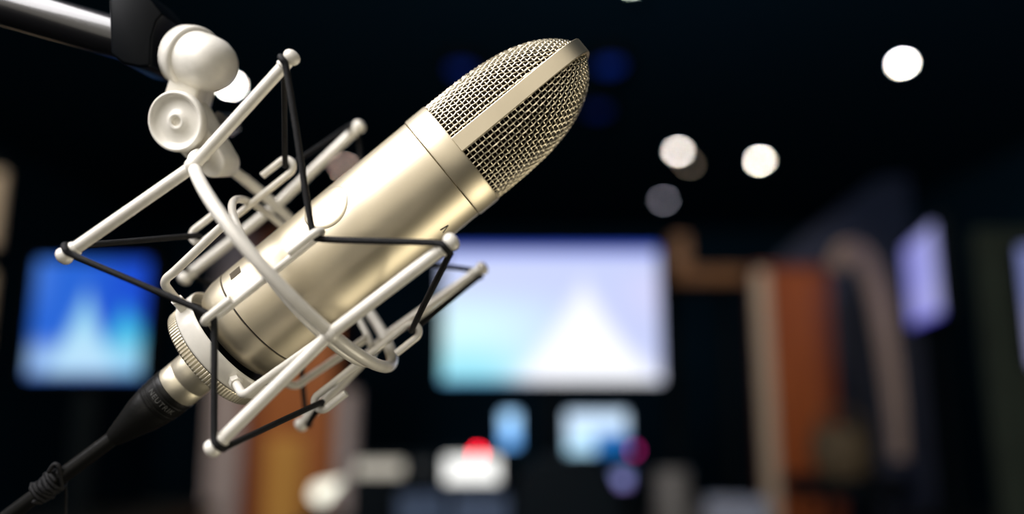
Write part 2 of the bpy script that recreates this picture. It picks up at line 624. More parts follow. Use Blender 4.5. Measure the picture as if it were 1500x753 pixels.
# inner cradle
RI = 0.0447
IRA = -0.0108
MB().tube([I(IRA, RI, 2 * PI * k / 80) for k in range(80)], 0.00165, 12, closed=True).build('cradle_hoop', PEARL, sm, SM_ORG, 60)
HTH = math.radians(6.28)
crook = {}
UR = 0.0034
for k in range(4):
    th = HTH + k * PI / 2
    rin = 0.0421
    Lu, Ld = 0.0150, -0.0392
    pts = []

    def arcpts(ca, sgn):
        return [(ca + sgn * UR * math.sin(PI * q / 12), rin + UR - UR * math.cos(PI * q / 12)) for q in range(13)]
    top = arcpts(Lu - 0.003, 1)
    bot = arcpts(Ld + 0.003, -1)
    pr = [(Lu - 0.0135, rin + 2 * UR)] + list(reversed(top)) + [(Lu - 0.02, rin), (Ld + 0.02, rin)] + bot + [(Ld + 0.0135, rin + 2 * UR)]
    MB().tube([I(a, r, th) for a, r in pr], 0.0016, 12).build('hook_rod', PEARL, sm, SM_ORG, 60)
    crook['u%d' % k] = (I(Lu - 0.003 + UR - 0.0030, rin + UR, th), th)
    crook['d%d' % k] = (I(Ld + 0.003 - UR + 0.0030, rin + UR, th), th)
    # foot from the hoop down to the cup
    tf = math.radians(142.65) - k * PI / 2
    LF = 0.0500
    ft = [I(IRA + 0.0005, RI - 0.001, tf), I(-LF + 0.008, 0.0408, tf)] + chaikin([I(-LF + 0.006, 0.0406, tf), I(-LF - 0.0006, 0.0404, tf), I(-LF - 0.0022, 0.034, tf)], 3) + [I(-LF - 0.0032, 0.0285, tf), I(-LF - 0.0036, 0.0255, tf)]
    MB().tube(ft, 0.0018, 12).build('foot_rod', PEARL, sm, SM_ORG, 60)
    e0, e1 = I(-LF - 0.0028, 0.0305, tf), I(-LF - 0.0036, 0.0255, tf)
    MB().tube([e0, e1], 0.0027, 6).build('foot_nut', PEARL, sm, SM_ORG, 20)

# cup that the microphone sits in, and its knurled ring nut
MB().lathe(px([(-456, 70), (-456, 88), (-454, 89.6), (-451, 90), (-433, 89.6), (-428.5, 89), (-427.2, 88), (-427.4, 86.6),
               (-430, 85.4), (-446, 85), (-448, 70)]), C0, AX, 96).build('cup', PEARL, sm, SM_ORG, 30)
MB().lathe(px([(-457.6, 60), (-457.6, 86.5), (-456, 86.5), (-456, 60)]), C0, AX, 64).build('cup_gasket', GROOVE, sm, SM_ORG, 30)
MB().lathe(px([(-474, 36), (-474, 83), (-473, 85.4), (-471.5, 86), (-459.5, 86), (-458, 85.4), (-457.6, 84), (-457.6, 36), (-474, 36)]), C0, AX, 400, caps=False,
           rf=lambda a, r, t, k: r - (1.5 * u_ if (k % 4 in (0, 1) and r > 84.5 * u_) else 0)).build('knurled_nut', NICKEL, sm, SM_ORG, 20)
MB().lathe(px([(-455, 60), (-455, 83), (-446, 83), (-440, 70), (-428, 50), (-428, 30), (-455, 30)]), C0, AX, 48).build('cup_pad', BLACKP, sm, SM_ORG, 30)


# elastic cords: one closed loop at each end of the cradle
def tangent(th):
    return (ms(ic + (iP * -math.sin(th) + iZ * math.cos(th))) - ms(ic))


for e, nm in (('u', '1'), ('d', '2')):
    pts = []
    order = [('0', 'B'), ('1', 'A'), ('2', 'D'), ('3', 'C')]
    angs = {'B': TH - PI / 2, 'A': TH, 'D': TH - 3 * PI / 2 + 2 * PI, 'C': TH - PI + 2 * PI}
    for h, bl in order:
        p, th = crook[e + h]
        t = tangent(th)
        pts += [p - t * 0.0018, p, p + t * 0.0018]
        nk, rad, d = tips[bl + nm]
        t = tangent(angs[bl])
        pts += [nk - t * 0.0030 + rad * 0.0006, nk - t * 0.0022 + rad * 0.0024, nk + rad * 0.0033, nk + t * 0.0022 + rad * 0.0024, nk + t * 0.0030 + rad * 0.0006]
    cp = chaikin(pts, 2, closed=True)
    o = MB().tube(cp, 0.00128, 10, closed=True).build('elastic_cord', CORD, sm, SM_ORG, 70)

# swivel: lug, knob, hex nut, fork and clamp cap
nK = Vector((-0.0067, -0.0048, 0.036)).normalized()
nK = RIGHT * nK.x + UP * nK.y + ZV * nK.z
lx = (mpx(322, 246, 0) - mpx(262, 172, 0)).normalized()
lx = (lx - nK * lx.dot(nK)).normalized()
ly = nK.cross(lx)
org = mpx(264, 180, 0.002)
Ls = (mpx(314, 238, -0.004) - mpx(264, 178, 0.0)).length
poly = []
ra, rb = 0.0102, 0.0064
for k in range(13):
    t = PI / 2 + PI * k / 12
    poly.append((ra * math.cos(t), ra * math.sin(t)))
for k in range(13):
    t = -PI / 2 + PI * k / 12
    poly.append((Ls + rb * math.cos(t), rb * math.sin(t)))
MB().prism(poly, org, lx, ly, nK, -0.0125, 0.0010).build('lug', PEARL, sm, SM_ORG, 30, bevel=0.0012, seg=3)
kc = mpx(258, 178, 0.0095)
MB().lathe([(a, r * 1.05) for a, r in [(-0.0065, 0), (-0.0065, 0.0098), (-0.0060, 0.0106), (-0.0040, 0.0109), (-0.0034, 0.0117), (-0.0022, 0.0122), (0.0, 0.0122), (0.0008, 0.0119), (0.0011, 0.0113), (0.0009, 0.0107),
            (0.0000, 0.0101), (-0.0009, 0.0094), (-0.0012, 0.0080), (-0.0010, 0.0052), (-0.0003, 0.0040), (0.0003, 0.0033), (0.0005, 0.0027), (0.0002, 0.0021), (-0.0014, 0.0018), (-0.0018, 0)]], kc, nK, 64).build('knob', PEARL, sm, SM_ORG, 45)
hx = MB()
hx.lathe([(-0.008, 0), (-0.008, 0.0048), (-0.0072, 0.0056), (0.004, 0.0056), (0.004, 0)], mpx(327, 182, -0.020), nK, 6)
hx.build('hex_nut', STEEL, sm, SM_ORG, 20)
MB().tube([mpx(258, 178, 0.004), mpx(327, 182, -0.024)], 0.0022, 12).build('hinge_bolt', STEEL, sm, SM_ORG)
f0 = mpx(276, 130, -0.004)
fy = (mpx(276, 120, 0) - mpx(262, 172, 0)).normalized()
fx = fy.cross(ZV).normalized()
MB().prism([(-0.0072, -0.009), (0.0072, -0.009), (0.0068, 0.007), (-0.0068, 0.007)], f0, fx, fy, ZV, -0.006, 0.006).build('fork_neck', PEARL, sm, SM_ORG, 30, bevel=0.0015, seg=3)
MB().prism([(-0.0013, -0.009), (0.0013, -0.009), (0.0013, 0.010), (-0.0013, 0.010)], mpx(304, 142, -0.012), fx, fy, ZV, -0.004, 0.004).build('fork_prong', PEARL, sm, SM_ORG, 30, bevel=0.0008)
bx = (RIGHT * 0.80 - UP * 0.30 + ZV * 0.50).normalized()
bo = mpx(286, 87, -0.003)
MB().lathe([(-0.0075, 0), (-0.0075, 0.0120), (-0.0062, 0.0138), (-0.0015, 0.0143), (0.0004, 0.0141), (0.0011, 0.0134), (0.0013, 0.0124), (0.0022, 0.0123), (0.008, 0.0121), (0.0130, 0.0114), (0.0165, 0.0099),
            (0.0190, 0.0074), (0.0203, 0.0045), (0.0208, 0.002), (0.0209, 0)], bo, bx, 64).build('clamp_cap', PEARL, sm, SM_ORG, 50)

# ------------------------------------------------------------------ boom stand
bz = -0.006
j0, j1 = mpx(196, 62, bz), mpx(-330, -88, bz)
bd_ = (j1 - j0).normalized()
ax_end = j0 + bd_ * 0.62
BO = Vector((ax_end.x, ax_end.y, 0))
bs = thing('boom_stand', 'black boom stand whose round arm reaches in from the upper left corner', 'boom stand', BO)
MB().tube([j0, ax_end + bd_ * 0.12], 0.0091, 40).build('boom_tube', BLACKM, bs, BO, 50)
zc_ = -0.011
outl = [(187, 6), (192, 0), (234, 2), (242, 10), (264, 38), (255, 48), (248, 70), (246, 111), (230, 112), (208, 107), (191, 94)]
sc_ = (D0 - zc_) / F
MB().prism([((u - 750) * sc_, (376.5 - v) * sc_) for u, v in outl], mic_space(0, 0, zc_), RIGHT, UP, ZV, -0.012, 0.0175).build('clamp_head', BLACKP, bs, BO, 30, bevel=0.0022, seg=3)
MB().tube([Vector((BO.x, BO.y, 0.02)), Vector((BO.x, BO.y, ax_end.z + 0.03))], 0.012, 24).build('pole', BLACKM, bs, BO)
MB().lathe([(0, 0), (0, 0.14), (0.012, 0.14), (0.022, 0.125), (0.03, 0.02), (0.03, 0)], BO, (0, 0, 1), 48).build('round_base', BLACKM, bs, BO)
MB().ball(ax_end, 0.022).build('clamp', BLACKP, bs, BO)

# ------------------------------------------------------------------ microphone cable
s0 = on_axis(-474)
s1 = on_axis(-541)
e1 = mpx(166, 642, 0)
CB_O = s1.copy()
cb = thing('microphone_cable', 'black cable plugged into the bottom of the microphone through a gold nickel connector', 'cable', CB_O)
MB().lathe(px([(-542, 0), (-542, 31), (-541.4, 33), (-539, 33.7), (-520, 33.7), (-519, 33.2), (-517.6, 33.2), (-516.6, 33.7), (-500, 34), (-470, 34.5), (-470, 0)]), C0, AX, 64).build('plug_shell', NICKEL, cb, CB_O, 30)
bdir = (e1 - s1).normalized()
MB().lathe(px([(-1, 0), (-1, 33), (0, 34.6), (2, 35), (6, 35), (7, 34), (9, 34), (10, 34.8), (24, 34.4), (25, 33.2), (28, 33), (29, 34), (33, 33.8), (34, 32.6), (37, 32), (40, 32.5), (62, 28.5), (90, 20.5), (112, 14.8),
               (117, 13), (118.5, 11), (118.5, 0)]), s1, bdir, 48).build('boot', RUBBER, cb, CB_O, 25)
# raised lettering round the boot's ring
try:
    fc = bpy.data.curves.new('lettering', 'FONT')
    fc.body = 'NEUTRIK'
    fc.size = 11
    fc.align_x = 'CENTER'
    fc.extrude = 0.5
    fc.space_character = 1.15
    to = bpy.data.objects.new('lettering_curve', fc)
    COL.objects.link(to)
    dg = bpy.context.evaluated_depsgraph_get()
    tm = bpy.data.meshes.new_from_object(to.evaluated_get(dg))
    ys = [v.co.y for v in tm.vertices]
    ym = (min(ys) + max(ys)) / 2
    bu = (ZV - bdir * ZV.dot(bdir)).normalized()
    bw = bdir.cross(bu)
    for v in tm.vertices:
        ang = v.co.x / 34.6
        # text runs round the ring, tops of the letters towards the microphone
        a = 17 - (v.co.y - ym)
        r = 34.7 + v.co.z
        base_ang = math.radians(12)
        v.co = s1 + bdir * (a * u_) + (bu * math.cos(base_ang + ang) - bw * math.sin(base_ang + ang)) * (r * u_) - CB_O
    tm.materials.append(mat('grey_lettering', (0.10, 0.10, 0.095), 0.45))
    lo = bpy.data.objects.new('lettering', tm)
    COL.objects.link(lo)
    lo.parent = cb
    bpy.data.objects.remove(to)
except Exception as ex:
    print('lettering', ex)
e2 = e1 - bdir * 0.004
far = mpx(-330, 1010, 0.0)
pts = chaikin([e2, mpx(98, 692, 0.0), mpx(4, 762, 0.0), mpx(-150, 880, 0), far, Vector((far.x - .1, far.y + .02, 0.55)), Vector((far.x - .16, far.y + .05, 0.12)),
               Vector((far.x - .24, far.y + .12, 0.004)), Vector((far.x - .6, far.y + .3, 0.004))], 3)
MB().tube(pts, 0.0033, 16, dome=False).build('cord', RUBBER, cb, CB_O, 60)
kd = (mpx(44, 733, 0) - mpx(90, 698, 0)).normalized()
ko = mpx(88, 699, 0)
ku, kw = frame_of(kd, ZV)
coil = [ko + kd * (0.0125 * k / 60) + (ku * math.cos(k * 0.62) + kw * math.sin(k * 0.62)) * (0.0042 + 0.0006 * math.sin(k * 1.7)) for k in range(61)]
MB().tube(coil, 0.0011, 8, dome=True).build('cable_tie', CORD, cb, CB_O, 60)
tail = chaikin([coil[8], mpx(88, 684, 0.004), mpx(80, 678, 0.004), mpx(72, 690, 0.004)], 2)
MB().tube(tail, 0.0010, 8, dome=True).build('tie_tail', CORD, cb, CB_O, 60)
MB().tube(chaikin([mpx(92, 694, 0.0), mpx(97, 715, -0.004), mpx(96, 760, -0.004), mpx(95, 800, -0.004)], 2), 0.0006, 6).build('tie_end', CORD, cb, CB_O, 60)


# ------------------------------------------------------------------ screens
def lin(c): return tuple(((x / 255) / 12.92) if x / 255 <= 0.04045 else (((x / 255) + 0.055) / 1.055) ** 2.4 for x in c)


def mix(a, b, t):
    t = max(0.0, min(1.0, t))
    return tuple(x * (1 - t) + y * t for x, y in zip(a, b))


def sst(e0, e1, x):
    t = max(0.0, min(1.0, (x - e0) / (e1 - e0)))
    return t * t * (3 - 2 * t)


def peak(x, y, ax_, ay, slope_l, slope_r, soft):
    """1 inside a mountain whose tip is at (ax_, ay), y counted downwards"""
    h = (ax_ - x) * slope_l if x < ax_ else (x - ax_) * slope_r
    return sst(-soft, soft, y - ay - h)


def pic_main(x, y):
    c = mix(lin((196, 206, 242)), lin((190, 198, 236)), x)
    c = mix(c, lin((205, 240, 246)), sst(.25, .6, y) * sst(.75, .1, x))
    c = mix(c, lin((150, 222, 236)), sst(.6, .95, y) * sst(.5, .15, x))
    c = mix(c, lin((246, 248, 255)), 0.9 * peak(x, y, .655, .28, 2.5, 2.7, .15))
    c = mix(c, lin((246, 248, 255)), 0.95 * peak(x, y, .64, .52, 1.5, 1.25, .14))
    c = mix(c, lin((214, 208, 240)), .5 * sst(.1, .3, y) * sst(.75, 1, x) * sst(.7, .3, y))
    c = mix(c, lin((30, 70, 205)), sst(.075, .02, y))
    c = mix(c, lin((60, 150, 225)), .8 * sst(.95, 1.0, y) * sst(.55, .2, x))
    return c


def pic_left(x, y):
    c = mix(lin((40, 98, 205)), lin((26, 72, 200)), sst(.3, 1, x))
    c = mix(c, lin((90, 140, 225)), .5 * sst(.25, .0, x) * sst(.6, .1, y))
    c = mix(c, lin((70, 195, 225)), .9 * peak(x, y, .82, .42, 2.2, 1.2, .14))
    c = mix(c, lin((150, 212, 238)), .9 * peak(x, y, .47, .27, 2.5, 2.4, .14))
    c = mix(c, lin((180, 220, 242)), .95 * peak(x, y, .46, .54, 1.5, 1.3, .13))
    c = mix(c, lin((178, 215, 242)), .6 * sst(.62, .85, y))
    c = mix(c, lin((35, 95, 200)), sst(.93, 1.0, y))
    return c


def pic_small(x, y):
    c = mix(lin((150, 195, 235)), lin((95, 155, 220)), sst(.35, .75, y))
    return c


def pic_wide(x, y):
    c = lin((196, 220, 244))
    c = mix(c, lin((170, 215, 240)), sst(.4, .9, y))
    c = mix(c, lin((24, 96, 165)), sst(.42, .56, y) * sst(.42, .52, x))
    return c


def pic_lav(x, y):
    c = mix(lin((150, 150, 235)), lin((178, 180, 245)), sst(.2, .8, x))
    c = mix(c, lin((215, 210, 252)), .6 * sst(.55, .85, y) * sst(.95, .5, y))
    c = mix(c, lin((80, 70, 220)), sst(.9, 1, y))
    return c


def pic_lav2(x, y): return mix(lin((150, 160, 225)), lin((195, 195, 245)), sst(.3, .8, y))


def pic_dim(x, y): return mix(lin((130, 145, 205)), lin((150, 130, 205)), sst(.4, .9, y))


SCRN = {}


def monitor(name, label, cat, c, wd, ht, yaw, picture, strength, foot=None, lean=0.0, bez=0.012, thick=0.03, group=None, neck=0.03):
    """c: centre of the screen; yaw turns it about the vertical; foot: height of what its stand stands on"""
    c = Vector(c)
    R = Matrix.Rotation(yaw, 3, 'Z') @ Matrix.Rotation(lean, 3, 'X')
    base = Vector((c.x, c.y, foot if foot is not None else c.z - ht / 2))
    t = thing(name, label, cat, base, group)
    q = MB()
    q.box((-wd / 2 - bez, 0.002, -ht / 2 - bez), (wd / 2 + bez, thick, ht / 2 + bez), R, c)
    q.build('case', BEZEL, t, base, 0, bevel=0.004)
    fr = MB()
    for lo, hi in (((-wd / 2 - bez, -0.004, ht / 2), (wd / 2 + bez, 0.003, ht / 2 + bez)), ((-wd / 2 - bez, -0.004, -ht / 2 - bez), (wd / 2 + bez, 0.003, -ht / 2)),
                   ((-wd / 2 - bez, -0.004, -ht / 2), (-wd / 2, 0.003, ht / 2)), ((wd / 2, -0.004, -ht / 2), (wd / 2 + bez, 0.003, ht / 2))):
        fr.box(lo, hi, R, c)
    fr.build('bezel', BEZEL, t, base, 0)
    NX, NY = (48, 32) if wd > 0.3 else (16, 12)
    me = bpy.data.meshes.new('screen')
    vs = [c + R @ Vector((-wd / 2 + wd * i / NX, -0.0005, ht / 2 - ht * j / NY)) - base for j in range(NY + 1) for i in range(NX + 1)]
    fs = [(j * (NX + 1) + i, (j + 1) * (NX + 1) + i, (j + 1) * (NX + 1) + i + 1, j * (NX + 1) + i + 1) for j in range(NY) for i in range(NX)]
    me.from_pydata([tuple(v) for v in vs], [], fs)
    at_ = me.color_attributes.new('picture', 'FLOAT_COLOR', 'POINT')
    for j in range(NY + 1):
        for i in range(NX + 1):
            at_.data[j * (NX + 1) + i].color = (*picture(i / NX, j / NY), 1)
    if strength not in SCRN: SCRN[strength] = screen_mat('screen_picture', strength)
    me.materials.append(SCRN[strength])
    so = bpy.data.objects.new('screen', me)
    COL.objects.link(so)
    so.parent = t
    if foot is not None:
        b = R @ Vector((0, thick, 0))
        ft = Vector((c.x + b.x, c.y + b.y, foot))
        MB().box((-neck, -0.012, foot), (neck, 0.012, c.z - ht * 0.2), Matrix.Rotation(yaw, 3, 'Z'), (ft.x, ft.y, 0)).build('neck', BEZEL, t, base, 0, bevel=0.003)
        sw_ = min(wd * 0.3, 0.14)
        MB().box((-sw_, -0.07 * sw_ / 0.14, foot), (sw_, 0.07 * sw_ / 0.14, foot + 0.012), Matrix.Rotation(yaw, 3, 'Z'), (ft.x, ft.y, 0)).build('stand_foot', BEZEL, t, base, 0, bevel=0.003)
    return t


def rect(u0, v0, u1, v1, y):
    a, b = at(u0, (v0 + v1) / 2, y), at(u1, (v0 + v1) / 2, y)
    tp, bt_ = at((u0 + u1) / 2, v0, y), at((u0 + u1) / 2, v1, y)
    return (a + b) / 2 * 1.0, b.x - a.x, tp.z - bt_.z, (tp.z + bt_.z) / 2


def screen_at(name, label, cat, u0, v0, u1, v1, y, pic, st, **kw):
    c, wd, ht, zc = rect(u0, v0, u1, v1, y)
    return monitor(name, label, cat, (c.x, y, zc), wd, ht, kw.pop('yaw', 0.0), pic, st, **kw)


DZ = 0.75            # top of the desks
YD = 2.35
# desk in the middle, desk at the left
for nm, lab, x0, x1, y0, y1 in (('control_desk', 'long black control desk under the big bright screen', -0.62, 0.72, 1.75, 2.75),
                                ('side_desk', 'black side desk under the square blue screen at the left', -1.47, -1.02, 2.1, 2.85)):
    t = thing(nm, lab, 'desk', ((x0 + x1) / 2, (y0 + y1) / 2, 0))
    og = t.location.copy()
    MB().box((x0, y0, DZ - 0.035), (x1, y1, DZ)).build('desk_top', DESK, t, og, 0, bevel=0.004)
    for lx_ in (x0 + 0.05, x1 - 0.05):
        for ly_ in (y0 + 0.06, y1 - 0.06):
            MB().box((lx_ - 0.025, ly_ - 0.025, 0), (lx_ + 0.025, ly_ + 0.025, DZ - 0.035)).build('leg', DESK, t, og, 0)
    MB().box((x0 + 0.05, y1 - 0.05, 0.3), (x1 - 0.05, y1 - 0.03, DZ - 0.035)).build('modesty_panel', DESK, t, og, 0)

screen_at('monitor', 'big bright wide monitor showing a white mountain, on the long black desk', 'monitor', 649, 362, 966, 559, 2.4, pic_main, 1.18, foot=DZ)
screen_at('monitor', 'square blue monitor behind the black elastic cords, at the left', 'monitor', 47, 382, 212, 552, 2.4, pic_left, 1.12, foot=DZ)
# tall lavender screen seen almost edge-on
pa, pb = at(1328, 409, 2.62), at(1377, 407, 2.2)
hh = at(1377, 338, 2.2).z - at(1377, 474, 2.2).z
cc = (pa + pb) / 2
wl = math.hypot(pb.x - pa.x, pb.y - pa.y)
monitor('monitor', 'narrow lavender monitor turned nearly edge-on, right of the draped pale cloth', 'monitor', (cc.x, cc.y, cc.z), wl, hh, math.atan2(pb.y - pa.y, pb.x - pa.x), pic_lav, 0.85, foot=DZ, neck=0.02)
SDX = cc.x
t = thing('side_table', 'dark side table carrying the narrow lavender monitor', 'table', (SDX, 2.3, 0))
og = t.location.copy()
MB().box((SDX - 0.1, 2.05, DZ - 0.03), (SDX + 0.42, 2.56, DZ)).build('table_top', DESK, t, og, 0, bevel=0.004)
for a_ in (-0.07, 0.39):
    for b_2 in (2.09, 2.52):
        MB().box((SDX + a_ - 0.02, b_2 - 0.02, 0), (SDX + a_ + 0.02, b_2 + 0.02, DZ - 0.03)).build('leg', DESK, t, og, 0)

# olive partition at the right edge with a screen on it
p0 = at(1455, 545, 1.95)
t = thing('partition_screen', 'olive green fabric partition at the right edge of the view', 'partition', (p0.x + 0.45, 1.97, 0))
og = t.location.copy()
zt = at(1460, 335, 1.95).z
MB().box((p0.x, 1.95, 0.04), (p0.x + 0.9, 1.99, zt)).build('panel', OLIVE, t, og, 0, bevel=0.005)
for dx in (0.06, 0.84):
    MB().box((p0.x + dx - 0.02, 1.80, 0), (p0.x + dx + 0.02, 2.14, 0.04)).build('foot', BEZEL, t, og, 0, bevel=0.004)
c, wd, ht, zc = rect(1497, 363, 1577, 536, 1.93)
monitor('wall_display', 'lavender display hung on the olive partition, cut by the right edge', 'display', (c.x + 0.1, 1.92, zc), wd + 0.2, ht, 0, pic_lav2, 0.7, bez=0.004)

# small displays on the control desk
screen_at('tablet_display', 'small upright pale blue display below the big monitor', 'display', 735, 604, 759, 654, 2.1, pic_small, 2.0, foot=DZ, bez=0.006, thick=0.012, neck=0.012)
screen_at('tablet_display', 'wider pale blue display with a dark blue corner below the big monitor', 'display', 830, 604, 918, 664, 2.1, pic_wide, 1.35, foot=DZ, bez=0.006, thick=0.012, neck=0.012)
screen_at('meter_display', 'little dim lavender display beside the black chair back', 'display', 899, 692, 922, 712, 1.95, pic_dim, 1.3, foot=DZ, bez=0.006, thick=0.012, neck=0.01)


# boxes with emissive faces, some with a small lamp
def lit_panel(name, label, cat, u0, v0, u1, v1, y, color, st, foot, led=None, group=None):
    c, wd, ht, zc = rect(u0, v0, u1, v1, y)
    base = Vector((c.x, y, foot))
    t = thing(name, label, cat, base, group)
    MB().box((c.x - wd / 2 - 0.01, y, foot), (c.x + wd / 2 + 0.01, y + 0.09, zc + ht / 2 + 0.01)).build('case', BEZEL, t, base, 0, bevel=0.004)
    MB().box((c.x - wd / 2, y - 0.003, zc - ht / 2), (c.x + wd / 2, y + 0.002, zc + ht / 2)).build('lit_face', emit('lit_face', color, st), t, base, 0, bevel=0.001)
    if led:
        p = at(led[0], led[1], y - 0.012)
        MB().ball(p, led[2], (0, 1, 0), 0.7, 16, 8).build('indicator_lamp', emit('indicator', led[3], led[4]), t, base)
        MB().tube([p, Vector((p.x, y + 0.02, p.z))], led[2] * 0.8, 12).build('lamp_socket', BEZEL, t, base)
    return t


lit_panel('white_glow_box', 'black box with a white face made to glow and a red lamp, on the desk', 'glowing box', 652, 670, 730, 706, 1.95, lin((238, 238, 235)), 1.7, DZ,  # white face bright by its own emission, on a plain case
          (700, 664, 0.0085, (1.0, 0.01, 0.035), 14.0))
lit_panel('button_box', 'small box with a dim magenta lamp right of the dark blue display corner', 'button box', 918, 676, 932, 690, 2.0, (0.02, 0.03, 0.08), 0.5, DZ,
          (929, 660, 0.0075, (0.55, 0.02, 0.22), 3.0))
lit_panel('grey_glow_box', 'box with a pale grey face made to glow, left of the white one', 'meter', 520, 676, 590, 696, 1.95, lin((176, 170, 158)), 1.3, DZ)  # pale blob whose brightness is put in as emission
lit_panel('grey_glow_box', 'box with a faint dark grey face made to glow next to the pale grey one', 'meter', 606, 676, 634, 692, 1.97, lin((60, 62, 64)), 0.6, DZ)  # darker blob, likewise brightened by emission

# small stand with a glowing teardrop bulb
p = at(474, 722, 1.9)
t = thing('glowing_teardrop', 'little white glowing teardrop on a stand in front of the wooden column', 'lamp', (p.x, p.y, DZ))
og = t.location.copy()
q0, q1 = at(470, 723, 1.9), at(500, 704, 1.9)
qd = (q1 - q0).normalized()
MB().lathe([(-0.022, 0), (-0.019, 0.012), (-0.01, 0.020), (0, 0.022), (0.012, 0.019), (0.03, 0.011), (0.052, 0.004), (0.06, 0)], q0, qd, 24).build('blob', emit('teardrop_glow', lin((242, 240, 222)), 1.9), t, og)  # emission alone makes the teardrop bright
MB().tube([q0 - qd * 0.018, Vector((q0.x - 0.015, q0.y, DZ + 0.02))], 0.008, 12).build('stem', BEZEL, t, og)
MB().lathe([(0, 0), (0, 0.06), (0.02, 0.05), (0.03, 0.015), (0.03, 0)], (q0.x - 0.015, q0.y, DZ), (0, 0, 1), 32).build('teardrop_foot', BEZEL, t, og)

# ------------------------------------------------------------------ wooden columns, drape, shelf
def plank_column(name, label, spans, y, depth, vtop, floor=0.0):
    x0, x1 = at(spans[0][0], 500, y).x, at(spans[-1][1], 500, y).x
    zt_ = at(spans[0][0], vtop, y).z
    base = Vector(((x0 + x1) / 2, y + depth / 2, 0))
    t = thing(name, label, 'column', base)
    MB().box((x0 + 0.004, y + 0.022, 0), (x1 - 0.004, y + depth, zt_ - 0.004)).build('core', WOOD_R, t, base, 0)
    for i, (ua, ub, m) in enumerate(spans):
        xa_, xb_ = at(ua, 500, y).x, at(ub, 500, y).x
        MB().box((xa_ + 0.0015, y + 0.002 * (i % 2), 0.0), (xb_ - 0.0015, y + 0.021, zt_)).build('plank', m, t, base, 0, bevel=0.003)
    MB().box((x0 - 0.004, y - 0.006, zt_), (x1 + 0.004, y + depth + 0.004, zt_ + 0.012)).build('cap', WOOD_R, t, base, 0, bevel=0.003)
    return t, x0, x1, zt_


cr, crx0, crx1, crz = plank_column('wooden_column', 'orange brown wooden column with a pale cream edge, right of the big monitor',
                                   [(1109, 1131, CREAM), (1131, 1162, WOOD_O), (1162, 1196, WOOD_O), (1196, 1222, WOOD_R)], 2.6, 0.07, 395)
cl, clx0, clx1, clz = plank_column('wooden_column', 'ochre and orange wooden column with a lilac edge, behind the microphone',
                                   [(312, 362, LILAC), (362, 386, WOOD_R), (386, 416, WOOD_A), (416, 446, WOOD_A), (446, 492, WOOD_A)], 2.9, 0.30, 345)
cl['label'] = 'tall orange wooden column with a lilac edge, behind the microphone'
a, b = at(393, 640, 2.9), at(447, 640, 2.9)
og = cl.location.copy()
MB().box((a.x, 2.885, 0.35), (b.x, 2.899, a.z)).build('ochre_panel', WOOD_Y, cl, og, 0, bevel=0.003)
p = at(508, 640, 2.6)
pr_ = thing('paper_roll', 'pale grey roll of paper standing on the left end of the control desk', 'paper roll', (p.x, 2.6, DZ))
og = pr_.location.copy()
hz = at(508, 572, 2.6).z - DZ
MB().lathe([(0, 0.030), (0, 0.034), (hz, 0.034), (hz, 0.030), (0, 0.030)], og, (0, 0, 1), 28, caps=False).build('outer_sheet', LILAC, pr_, og)
MB().lathe([(0.002, 0.020), (0.002, 0.024), (hz - 0.004, 0.024), (hz - 0.004, 0.020), (0.002, 0.020)], og, (0, 0, 1), 24, caps=False).build('inner_sheet', LILAC, pr_, og)

# pale cloth draped over a black rail beside the column
cl_pts = [at(1226, 394, 2.56), at(1234, 372, 2.56), at(1253, 362, 2.56), at(1272, 388, 2.56), at(1288, 430, 2.56), at(1300, 500, 2.56), at(1309, 570, 2.56), at(1316, 640, 2.56), at(1318, 672, 2.56)]
cpts = chaikin(cl_pts, 2)
hw = [0.021 + 0.013 * sst(0, 0.3, i / (len(cpts) - 1)) - 0.008 * sst(.5, 1, i / (len(cpts) - 1)) for i in range(len(cpts))]
dr = MB()
NF = 25
for side_ in (0, 1):
    for i, p_ in enumerate(cpts):
        tt = (cpts[min(i + 1, len(cpts) - 1)] - cpts[max(i - 1, 0)]).normalized()
        sd = tt.cross(Vector((0, 1, 0))).normalized()
        for k in range(NF):
            f_ = k / (NF - 1) * 2 - 1
            dr.v.append(p_ + sd * (f_ * hw[i]) + Vector((0, -0.02 * math.cos(f_ * 9 + i * 0.05) + side_ * 0.008, 0)))
nrow = len(cpts)
for side_ in (0, 1):
    o_ = side_ * nrow * NF
    for i in range(nrow - 1):
        for k in range(NF - 1):
            dr.f.append((o_ + i * NF + k, o_ + i * NF + k + 1, o_ + (i + 1) * NF + k + 1, o_ + (i + 1) * NF + k))
o1_ = nrow * NF
for i in range(nrow - 1):
    for k in (0, NF - 1): dr.f.append((i * NF + k, (i + 1) * NF + k, o1_ + (i + 1) * NF + k, o1_ + i * NF + k))
for k in range(NF - 1):
    for i in (0, nrow - 1): dr.f.append((i * NF + k, i * NF + k + 1, o1_ + i * NF + k + 1, o1_ + i * NF + k))
tag(dr.build('draped_cloth', CLOTH, None, cpts[-1], 60), 'pale mauve cloth draped from a rail right of the orange wooden column', 'cloth')
xr = at(1258, 376, 2.66).x
zr = at(1250, 366, 2.66).z
t = thing('clothes_rail', 'black rail post that the pale mauve cloth hangs over', 'rail', (xr, 2.68, 0))
og = t.location.copy()
MB().tube([(xr, 2.68, 0.02), (xr, 2.68, zr)], 0.015, 16).build('post', BEZEL, t, og)
MB().tube([(xr, 2.68, zr - 0.02), (xr, 2.612, zr - 0.02)], 0.01, 12, dome=True).build('peg', BEZEL, t, og)
MB().lathe([(0, 0), (0, 0.08), (0.015, 0.07), (0.02, 0.02), (0.02, 0)], (xr, 2.68, 0), (0, 0, 1), 32).build('round_foot', BEZEL, t, og)

